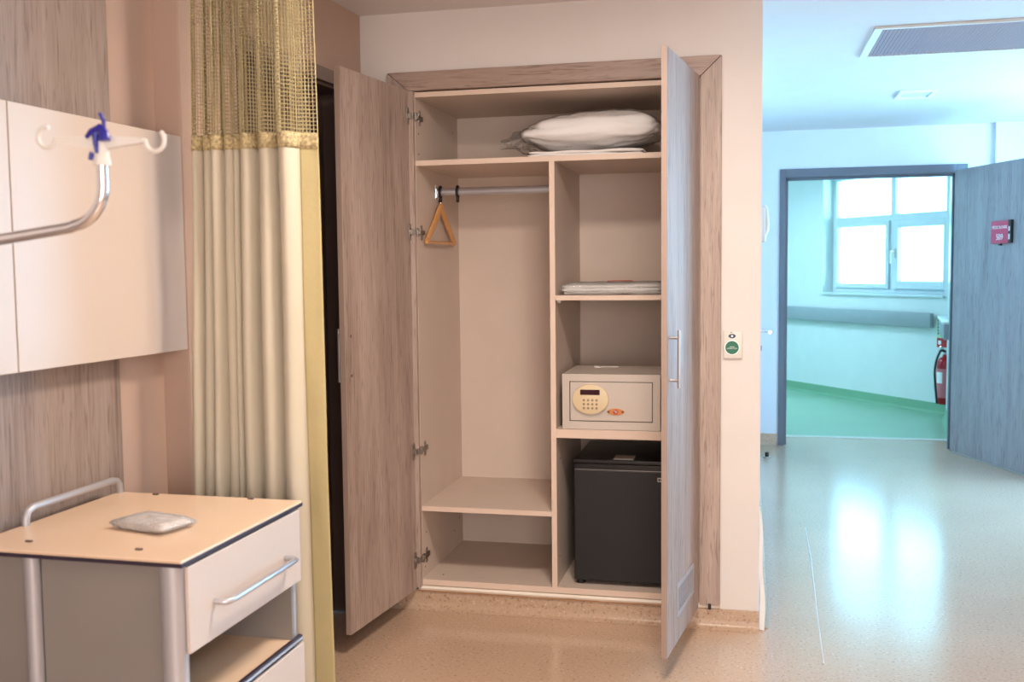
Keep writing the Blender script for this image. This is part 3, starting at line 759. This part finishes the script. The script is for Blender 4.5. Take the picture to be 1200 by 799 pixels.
for i in range(31):
    t = i/30; x = -.716+.404*t; e_ = min(1, min(t, 1-t)*14)**.6; ring = []
    for k in range(24):
        a = 2*PI*k/24; cy, sz = math.cos(a), math.sin(a)
        yy = 4.10+math.copysign(abs(cy)**.3, cy)*.165; zz = .024+math.copysign(abs(sz)**.6, sz)*(.006+.019*e_)+.004*noise.noise(Vector((x*20, yy*14, a)))
        ring.append(bm.verts.new((x+.003*noise.noise(Vector((yy*30, a*3, t*5))), yy, max(.0006, zz))))
    rings.append(ring)
for a, b in zip(rings, rings[1:]):
    for k in range(24): bm.faces.new((a[k], a[(k+1) % 24], b[(k+1) % 24], b[k]))
bm.faces.new(rings[0]); bm.faces.new(rings[-1])
obj('plastic_wrap', bm, M['film2'], ln, smooth=True, auto=False)
bm = bmesh.new(); add(bm, [(-.545, 4.05, .052), (-.445, 4.05, .0535), (-.455, 4.16, .054), (-.56, 4.16, .0525), (-.545, 4.05, .0505), (-.445, 4.05, .052), (-.455, 4.16, .0525), (-.56, 4.16, .051)], BOXF)
obj('red_label', bm, M['red'], ln)

# hanger on its captive ring
def ring_clip(x, hook):
    bm = bmesh.new(); pts = []
    for k in range(21):
        a = 2*PI*k/20; pts.append((x, RY+.0155*math.cos(a), RZ+.022*math.sin(a)))
    tube(bm, pts, .0055, 10, close_ends=False)
    tube(bm, [(x, RY, RZ-.022), (x, RY, RZ-.034), (x, RY-.004, RZ-.042)], .007, 12)
    return bm
hg = root('coat_hanger', (0, 0, 0)); tag(hg, 'small wooden trouser hanger hanging at the left end of the rail', 'hanger')
HX = X0+.020
obj('rail_ring', ring_clip(HX, True), M['black'], hg, smooth=True)
bm = bmesh.new(); tube(bm, [(HX, RY, RZ-.040), (HX, RY, 1.622)], .0032, 10); obj('pin', bm, M['chrome'], hg, smooth=True)
bm = bmesh.new()
def hang_side(sy):
    pts = [(0, 1.632), (.012*1, 1.628), (.045, 1.602), (.10, 1.560), (.155, 1.522), (.20, 1.490)]
    P3 = [(HX, RY+sy*y, z) for y, z in pts]
    tube(bm, P3, .013, 12, rfun=lambda t: .0215-.006*t, flat=.5, ref=(0, 0, 1))
hang_side(1); hang_side(-1)
obj('shoulder_bar', bm, M['hanger'], hg, smooth=True)
bm = bmesh.new(); tube(bm, [(HX, RY-.205, 1.487), (HX, RY+.205, 1.487)], .0065, 10); obj('trouser_bar', bm, M['hanger'], hg, smooth=True)
rg = root('rail_ring', (0, 0, 0)); tag(rg, 'empty black hanger ring on the rail right of the wooden hanger', 'hanger ring')
obj('ring', ring_clip(-1.19, False), M['black'], rg, smooth=True)

# safe
sf = root('hotel_safe', (0, 3.912, .749)); tag(sf, 'beige electronic safe with oval keypad on the shelf above the fridge', 'safe')
SX0, SX1, SH = -.706, -.326, .215
bm = bmesh.new(); f = .028
bx(bm, SX0, SX1, .012, .35, 0, SH)
bx(bm, SX0, SX0+f, 0, .012, 0, SH); bx(bm, SX1-f, SX1, 0, .012, 0, SH); bx(bm, SX0+f, SX1-f, 0, .012, 0, .030); bx(bm, SX0+f, SX1-f, 0, .012, SH-.028, SH)
obj('body', bm, M['safe'], sf)
box('groove', (SX0+f, SX1-f, .0105, .0121, .030, SH-.028), M['safe_groove'], sf)
sd = box('door', (SX0+f+.0032, SX1-f-.0032, .002, .0118, .0332, SH-.0312), M['safe'], sf, bevel=.001)
KC = (-.594, .118)
bm = bmesh.new(); disc_prism(bm, KC, .071, .058, -.012, .0019, 48); kp = obj('keypad', bm, M['ivory'], sd, bevel=.003, smooth=True)
bm = bmesh.new(); bx(bm, KC[0]-.039, KC[0]+.037, -.0138, -.0122, KC[1]+.018, KC[1]+.038); obj('display', bm, M['display'], sd)
bm = bmesh.new()
for i in range(4):
    for j in range(3):
        disc_prism(bm, (KC[0]-.025+.0165*i, KC[1]-.003-.0155*j), .0052, .0052, -.0132, -.0122, 12)
obj('key', bm, M['key'], sd)
bm = bmesh.new()
for i in range(4):
    for j in range(3):
        cx_, cz_ = KC[0]-.025+.0165*i, KC[1]-.003-.0155*j; bx(bm, cx_-.0014, cx_+.0014, -.0137, -.0133, cz_-.0024, cz_+.0024)
obj('key_print', bm, M['safe_groove'], sd)
bm = bmesh.new(); n = 30; EC = (-.497, .070)
pts = [(EC[0]+.035*math.copysign(abs(math.cos(2*PI*k/n))**1.0, math.cos(2*PI*k/n)), EC[1]+.0125*math.copysign(abs(math.sin(2*PI*k/n))**1.35, math.sin(2*PI*k/n))) for k in range(n)]
add(bm, [(x, -.002, z) for x, z in pts]+[(x, .0019, z) for x, z in pts], [tuple(range(n)), tuple(range(2*n-1, n-1, -1))]+[(i, i+n, (i+1) % n+n, (i+1) % n) for i in range(n)])
obj('key_plate', bm, M['orange'], sd)
for dx in (-.027, .027):
    bm = bmesh.new(); disc_prism(bm, (EC[0]+dx, EC[1]), .0042, .0042, -.004, -.0021, 12); obj('screw', bm, M['safe_groove'], sd)
bm = bmesh.new(); disc_prism(bm, EC, .0095, .0095, -.006, -.0021, 20); obj('lock_cylinder', bm, M['red'], sd)
bm = bmesh.new(); disc_prism(bm, (EC[0]+.002, EC[1]), .0045, .0045, -.0075, -.0061, 14); bx(bm, EC[0]-.008, EC[0]+.001, -.0070, -.0061, EC[1]+.004, EC[1]+.0065); obj('keyway', bm, M['steel'], sd)
bm = bmesh.new(); pts = [(-.60+.02*math.cos(i*.5), 4.17+.03*math.sin(i*.5)*.6, .9668+.001*abs(math.sin(i))) for i in range(13)]+[(-.56, 4.18, .9668), (-.52, 4.19, .9668)]
tube(bm, pts, .0022, 8); wr_ = obj('cable_tie', bm, M['white_pl'], smooth=True); tag(wr_, 'small pale cable tie lying on top of the safe', 'cable tie')

# fridge
fr = root('mini_fridge', (0, 3.95, .1185)); tag(fr, 'small black minibar fridge standing in the lower right of the wardrobe', 'fridge')
FX0, FX1 = -.668, -.255
bm = bmesh.new(); bx(bm, FX0+.004, FX1-.004, .045, .43, .012, .487); obj('body', bm, M['fridge'], fr, bevel=.003)
bm = bmesh.new(); bx(bm, FX0, FX1, .0, .042, .018, .462); obj('door', bm, M['fridge'], fr, bevel=.004)
bm = bmesh.new(); bx(bm, FX0-.003, FX1+.003, -.002, .435, .488, .503); obj('top_cover', bm, M['fridge_top'], fr, bevel=.004)
bm = bmesh.new(); bx(bm, FX0, FX1, .004, .044, .465, .486); obj('top_rail', bm, M['fridge_top'], fr, bevel=.003)
bm = bmesh.new(); bx(bm, FX0+.004, FX1-.004, -.001, .0035, .4632, .4648); obj('chrome_line', bm, M['steel'], fr)
for x, y in ((FX0+.02, .03), (FX1-.02, .03), (FX0+.02, .40), (FX1-.02, .40)):
    bm = bmesh.new(); tube(bm, [(x, y, 0), (x, y, .018)], .018, 16); obj('foot', bm, M['black'], fr, smooth=True)
bm = bmesh.new(); bx(bm, -.3395, -.318, -.0012, -.0001, .424, .440); bd = obj('badge', bm, M['label'], fr)
bm = bmesh.new(); bx(bm, -.336, -.330, -.002, -.0013, .427, .437); bx(bm, -.328, -.322, -.002, -.0013, .427, .437); obj('badge_print', bm, M['fridge'], fr)
bm = bmesh.new(); bx(bm, -.515, -.435, .02, .115, .5032, .5042); obj('top_label', bm, M['label'], fr)
# wall pipe box behind the fridge
# ------------------------------------------------------------------ wall plate with the green sticker
sw = root('sensor_plate', (-.0545, WB, 1.084)); tag(sw, 'white wall plate with a round green sticker right of the wardrobe', 'wall plate')
bm = bmesh.new(); bx(bm, -.034, .034, -.013, -.0005, -.051, .051); obj('plate', bm, M['white_pl'], sw, bevel=.003, smooth=True)
bm = bmesh.new(); disc_prism(bm, (-.003, -.010), .0275, .0275, -.0138, -.0131, 40); obj('sticker_rim', bm, M['white'], sw)
bm = bmesh.new(); disc_prism(bm, (-.003, -.010), .0245, .0245, -.0146, -.0139, 40); obj('green_sticker', bm, M['green'], sw)
bm = bmesh.new(); n = 28
pts = [(-.003+.0135*math.cos(2*PI*k/n), .033+.0085*math.copysign(abs(math.sin(2*PI*k/n))**1.3, math.sin(2*PI*k/n))) for k in range(n)]
add(bm, [(x, -.0142, z) for x, z in pts]+[(x, -.0131, z) for x, z in pts], [tuple(range(n)), tuple(range(2*n-1, n-1, -1))]+[(i, i+n, (i+1) % n+n, (i+1) % n) for i in range(n)])
obj('eye_symbol', bm, M['navy'], sw)
bm = bmesh.new(); disc_prism(bm, (-.003, .033), .004, .004, -.015, -.0143, 16); obj('eye_pupil', bm, M['white'], sw)
bm = bmesh.new(); bx(bm, -.009, -.003, -.0138, -.0131, .046, .0485); obj('indicator', bm, M['navy'], sw)
text('sticker_lettering', 'HAND', .0056, M['white'], sw, Matrix.Translation((-.003, -.0150, -.0075)) @ FACE_Y, .0002, sx=1.1)
text('sticker_lettering', 'DISINFECTION', .0056, M['white'], sw, Matrix.Translation((-.003, -.0150, -.0135)) @ FACE_Y, .0002, sx=1.0)

# ------------------------------------------------------------------ cream wall cabinet on the left wall
wc = root('wall_cabinet'); tag(wc, 'long cream wall cabinet mounted above the bedside table', 'cabinet')
bm = bmesh.new(); lbox(bm, -3.3, -1.378, .0185, .060, 1.169, 1.741); obj('body', bm, M['cream_lam'], wc)
prev = -1.3745
for s in (-2.004, -2.650, -3.3):
    bm = bmesh.new(); lbox(bm, s+.002, prev-.0, .062, .080, 1.166, 1.742)
    obj('door', bm, M['cream_lam'], wc, bevel=.0012); prev = s-.002
# ------------------------------------------------------------------ bedside cabinet
NZ = .83
nb = root('bedside_cabinet', (-1.046, 1.714, 0), math.radians(-1.0)); tag(nb, 'silver bedside cabinet with beige top and cream drawer', 'bedside cabinet')
DP, WD = -.500, .522            # depth along -x, length along y
bm = bmesh.new(); bx(bm, DP, 0, 0, WD, NZ-.011, NZ); obj('table_top', bm, M['top_lam'], nb, bevel=.003)
bm = bmesh.new()
bx(bm, DP-.0008, .0008, -.0008, WD+.0008, NZ-.0135, NZ-.005); obj('edge_strip', bm, M['seam'], nb, bevel=.001)
for x, y, r in ((-.034, .025, .0245), (-.352, .025, .016), (-.034, WD-.019, .018), (-.352, WD-.019, .016)):
    bm = bmesh.new(); tube(bm, [(x, y, .055), (x, y, NZ-.014)], r, 28); obj('corner_post', bm, M['alu_matte'], nb, smooth=True)
for x, y in ((-.028, .030), (-.46, .030), (-.028, WD-.030), (-.46, WD-.030)):
    bm = bmesh.new(); tube(bm, [(x, y-.012, .03), (x, y+.012, .03)], .03, 20); bx(bm, x-.004, x+.004, y-.004, y+.004, .03, .07); obj('caster', bm, M['black'], nb, smooth=True)
for y0, y1 in ((.030, .040), (WD-.050, WD-.040)):
    bm = bmesh.new(); bx(bm, -.335, -.052 if y0 < .1 else -.010, y0, y1, .08, NZ-.014); bx(bm, DP+.01, -.369, y0, y1, .08, NZ-.014); obj('side_panel', bm, M['grey_panel'], nb)
box('back_panel', (DP+.01, DP+.02, .041, WD-.041, .08, NZ-.014), M['grey_panel'], nb)
bm = bmesh.new(); bx(bm, -.0090, -.001, .0235, WD-.014, .640, NZ-.018); dw = obj('drawer', bm, M['cream_lam'], nb, bevel=.0015)
bm = bmesh.new(); bx(bm, DP+.03, -.0092, .055, WD-.055, .655, .66); bx(bm, DP+.03, -.0092, .055, .062, .66, .79); bx(bm, DP+.03, -.0092, WD-.062, WD-.055, .66, .79); obj('drawer_tray', bm, M['grey_panel'], dw)
bm = bmesh.new(); z = .716
tube(bm, [(-.001, .115, z), (.022, .115, z), (.029, .122, z), (.031, .135, z), (.031, WD-.115, z), (.029, WD-.102, z), (.022, WD-.095, z), (-.001, WD-.095, z)], .0065, 14)
obj('handle', bm, M['alu'], dw, smooth=True)
bm = bmesh.new(); bx(bm, DP+.02, -.012, .041, WD-.0505, .496, .505); obj('shelf', bm, M['top_lam'], nb)
bm = bmesh.new(); bx(bm, -.012, -.003, .012, WD-.012, .492, .5065); obj('shelf_edge', bm, M['seam'], nb)
bm = bmesh.new(); bx(bm, -.0035, -.001, .012, WD-.012, .496, .502); obj('shelf_trim', bm, M['alu'], nb)
bm = bmesh.new(); bx(bm, -.0090, -.001, .0235, WD-.006, .10, .486); obj('lower_door', bm, M['cream_lam'], nb, bevel=.0015)
bm = bmesh.new(); rz_ = NZ+.036; xr = DP+.012
tube(bm, [(xr, .175, NZ-.004), (xr, .175, NZ+.015), (xr, .182, rz_-.006), (xr, .20, rz_), (xr, .48, rz_), (xr, .498, rz_-.004), (xr, .508, rz_-.016), (xr, .510, NZ-.004)], .0085, 16)
obj('back_rail', bm, M['alu_matte'], nb, smooth=True)
for x, y in ((-.128, .055), (-.388, .062), (-.128, .508), (-.385, .506)):
    bm = bmesh.new(); tube(bm, [(x-.007, y, NZ+.0008), (x+.007, y, NZ+.0008)], .0035, 8); obj('screw', bm, M['safe_groove'], nb)
wp = root('wet_wipe_packet', (-1.243, 1.935, NZ+.0005), math.radians(-14)); tag(wp, 'small crinkled clear packet lying on the bedside cabinet', 'packet')
bm = bmesh.new(); rings = []
for i in range(25):
    t = i/24; x = -.066+.132*t; e_ = min(1, min(t, 1-t)*9)**.5; ring = []
    for k in range(24):
        a = 2*PI*k/24; cy, sz = math.cos(a), math.sin(a)
        yy = math.copysign(abs(cy)**.4, cy)*.042; zz = .010+math.copysign(abs(sz)**.6, sz)*(.0015+.0105*e_)+.0016*noise.noise(Vector((x*60, yy*60, a)))
        ring.append(bm.verts.new((x+.05*(yy)*.3, yy, max(.0006, zz))))
    rings.append(ring)
for a, b in zip(rings, rings[1:]):
    for k in range(24): bm.faces.new((a[k], a[(k+1) % 24], b[(k+1) % 24], b[k]))
bm.faces.new(rings[0]); bm.faces.new(rings[-1])
obj('contents', bm, plain('pale_packet', (232, 220, 214), .3, bump=.6, bscale=160), wp, smooth=True, auto=False)
bm = bmesh.new(); rings = []
for i in range(25):
    t = i/24; x = -.082+.16*t; e_ = min(1, min(t, 1-t)*6)**.5; ring = []
    for k in range(24):
        a = 2*PI*k/24; cy, sz = math.cos(a), math.sin(a)
        yy = math.copysign(abs(cy)**.4, cy)*.047; zz = .0115+math.copysign(abs(sz)**.6, sz)*(.0008+.0120*e_)+.0025*noise.noise(Vector((x*50, yy*50, a)))
        ring.append(bm.verts.new((x+.05*(yy)*.3+.003*math.sin(yy*200), yy, max(.0003, zz))))
    rings.append(ring)
for a, b in zip(rings, rings[1:]):
    for k in range(24): bm.faces.new((a[k], a[(k+1) % 24], b[(k+1) % 24], b[k]))
bm.faces.new(rings[0]); bm.faces.new(rings[-1])
obj('wrapper', bm, M['film2'], wp, smooth=True, auto=False)

# ------------------------------------------------------------------ infusion hook pole
iv = root('infusion_pole', (-1.42, 1.45, 0)); tag(iv, 'bent chrome drip pole with white hooks and a blue lever', 'drip pole')
IY = 1.45
def I(x, z, y=IY): return (x+1.42, y-1.45, z)
bm = bmesh.new()
arc = [I(-1.42, .03), I(-1.42, 1.35), I(-1.415, 1.385), I(-1.395, 1.408), I(-1.36, 1.418), I(-1.20, 1.434), I(-1.06, 1.452)]
cx_, cz_, rr = -1.063, 1.517, .063
for k in range(11):
    a = -PI/2+.13+(PI/2-.13)*k/10; arc.append(I(cx_+rr*math.cos(a), cz_+rr*math.sin(a)))
arc += [I(-1.000, 1.535), I(-1.000, 1.556)]
tube(bm, arc, .0095, 18); obj('pole_tube', bm, M['chrome'], iv, smooth=True)
bm = bmesh.new(); tube(bm, [I(-1.42, .012), I(-1.42, .03)], .11, 32); tube(bm, [I(-1.42, 0), I(-1.42, .012)], .13, 32); obj('base', bm, M['alu_matte'], iv, smooth=True)
HZ = 1.580
bm = bmesh.new()
tube(bm, [I(-1.000, 1.548), I(-1.000, 1.556), I(-1.000, 1.562), I(-1.000, 1.598)], .0125, 18, rfun=lambda t: .0135 if t < .5 else .0115)
def arm(sg, xe, ze):
    a = Vector(I(-1.000+sg*.008, 1.588)); b = Vector(I(xe, ze)); n = 10; rings = []
    for i in range(n+1):
        t = i/n; p = a.lerp(b, t); h = .013*(1-t)+.0042*t; w_ = .005*(1-t)+.0035*t
        rings.append([bm.verts.new(p+Vector(v)) for v in ((0, -w_, h*.5), (0, w_, h*.5), (0, w_, -h*1.1), (0, -w_, -h*1.1))])
    for q, r in zip(rings, rings[1:]):
        for k in range(4): bm.faces.new((q[k], q[(k+1) % 4], r[(k+1) % 4], r[k]))
    bm.faces.new(rings[0]); bm.faces.new(rings[-1])
arm(1, -.924, 1.586); arm(-1, -1.080, 1.592)
obj('hook_head', bm, M['white_pl'], iv, smooth=True)
for cxh, czh, a0, a1 in ((-.905, 1.584, PI*.95, PI*2.28), (-1.098, 1.596, PI*.42, PI*1.98)):
    bm = bmesh.new(); pts = []
    for k in range(21):
        a = a0+(a1-a0)*k/20; pts.append(I(cxh+.0165*math.cos(a), czh+.0165*math.sin(a)))
    tube(bm, pts, .0036, 12); obj('hook', bm, M['white_pl'], iv, smooth=True)
bm = bmesh.new()
tube(bm, [I(-1.018, 1.592, IY-.012), I(-1.008, 1.600, IY-.014), I(-.992, 1.606, IY-.014), I(-.985, 1.598, IY-.014), I(-.984, 1.585, IY-.014)], .007, 12, rfun=lambda t: .003+.006*t)
tube(bm, [I(-.986, 1.600, IY-.012), I(-.986, 1.616, IY-.012), I(-.992, 1.628, IY-.012)], .0032, 10)
tube(bm, [I(-1.000, 1.598, IY-.014), I(-1.000, 1.582, IY-.015), I(-.999, 1.566, IY-.014)], .006, 10, rfun=lambda t: .006*(1-t*.6))
tube(bm, [I(-1.019, 1.570, IY+.004), I(-1.022, 1.558, IY+.004)], .005, 8)
obj('lever', bm, M['blue'], iv, smooth=True)

# ------------------------------------------------------------------ privacy curtain
cu = root('privacy_curtain', (-1.25, 2.40, 0)); tag(cu, 'cream pleated privacy curtain with a khaki net top', 'curtain')
FOLDS = [(220, 235), (234, 247), (245, 260), (260, 273), (271, 279), (278, 299), (299, 323), (322, 345)]
def curve_pts(z):
    """plan outline at height z: list of (x, y)"""
    xl = -1.402-(1.70-z)*.030; xr = -1.066+(1.70-z)*.010
    sc = (xr-xl)/(364-220)
    low = max(0, min(1, (1.7-z)/1.3)); out = []
    dp = (.040, .022, .045, .020, .016, .050, .056, .050)
    for k, (a, b) in enumerate(FOLDS):
        n = 12
        dr_ = .8*math.sin(k*1.9+z*1.2)*low
        for i in range(n):
            t = i/n
            px = a+(b-a)*t + dr_*math.sin(PI*t)
            yy = .012+.5*dp[k] - dp[k]*math.sin(PI*t)**.55 + .003*math.sin(z*5+k)
            out.append((xl+(px-220)*sc+1.25, yy))
    n = 10
    for i in range(n+1):
        t = i/n; px = 345+(364-345)*t
        out.append((xl+(px-220)*sc+1.25, .030+.014*t+.004*math.sin(z*4+t*2)))
    return out
NP = len(curve_pts(1)); split = NP-11
ZN = 1.703
zs = [.06+(ZN-.06)*i/60 for i in range(61)]
def sheet(name, i0, i1, zs_, mat, thick=.0016, sub=None, parent=cu):
    bm = bmesh.new(); grid = []
    for z in zs_:
        c = curve_pts(z); grid.append([bm.verts.new((c[i][0], c[i][1]+.0025*noise.noise(Vector((c[i][0]*30, z*5, 2))), z)) for i in range(i0, i1+1)])
    for a, b in zip(grid, grid[1:]):
        for k in range(len(a)-1): bm.faces.new((a[k], a[k+1], b[k+1], b[k]))
    o = obj(name, bm, mat, parent, smooth=True, auto=False)
    md = o.modifiers.new('thickness', 'SOLIDIFY'); md.thickness = thick; md.offset = 0
    return o
sheet('fabric_panel', 0, split, zs, M['curtain'])
sheet('edge_flap', split, NP-1, zs, M['curtain_y'])['label'] = 'yellow side hem of the curtain'
sheet('seam_band', 0, NP-1, [ZN-.016, ZN, ZN+.012, ZN+.022], M['ruff'], thick=.006)
# net: resample each row at an even pitch and knit square holes
bm = bmesh.new(); rows = []
pitch = .0094; z = ZN+.022
while z < 2.345:
    c = [Vector((x, y, 0)) for x, y in curve_pts(z)]; acc = [0]
    for a, b in zip(c, c[1:]): acc.append(acc[-1]+(b-a).length)
    if not rows: NC = int(acc[-1]/pitch)
    row = []; j = 0
    for i in range(NC+1):
        s = acc[-1]*i/NC
        while j < len(acc)-2 and acc[j+1] < s: j += 1
        t = (s-acc[j])/max(1e-9, acc[j+1]-acc[j]); p = c[j].lerp(c[j+1], t)
        row.append(bm.verts.new((p.x, p.y, z)))
    rows.append(row); z += .0098
for a, b in zip(rows, rows[1:]):
    for k in range(NC): bm.faces.new((a[k], a[k+1], b[k+1], b[k]))
nt = obj('net_header', bm, M['net'], cu)
nt2 = nt.copy(); COL.objects.link(nt2); nt2.parent = cu; nt2.location = (-.014, .052, 0); nt2.scale = (.86, .8, 1)   # inner pleats of the bunched net
for q in (nt, nt2):
    md = q.modifiers.new('knit', 'WIREFRAME'); md.thickness = .0034; md.use_even_offset = False; md.use_boundary = True
bm = bmesh.new(); bx(bm, -.40, .62, -.012, .012, 2.352, 2.379); obj('curtain_track', bm, M['alu'], cu)
for i in range(9):
    bm = bmesh.new(); x = -.145+i*.042; bx(bm, x-.003, x+.003, -.004, .030, 2.338, 2.352); obj('glider', bm, M['white_pl'], cu)
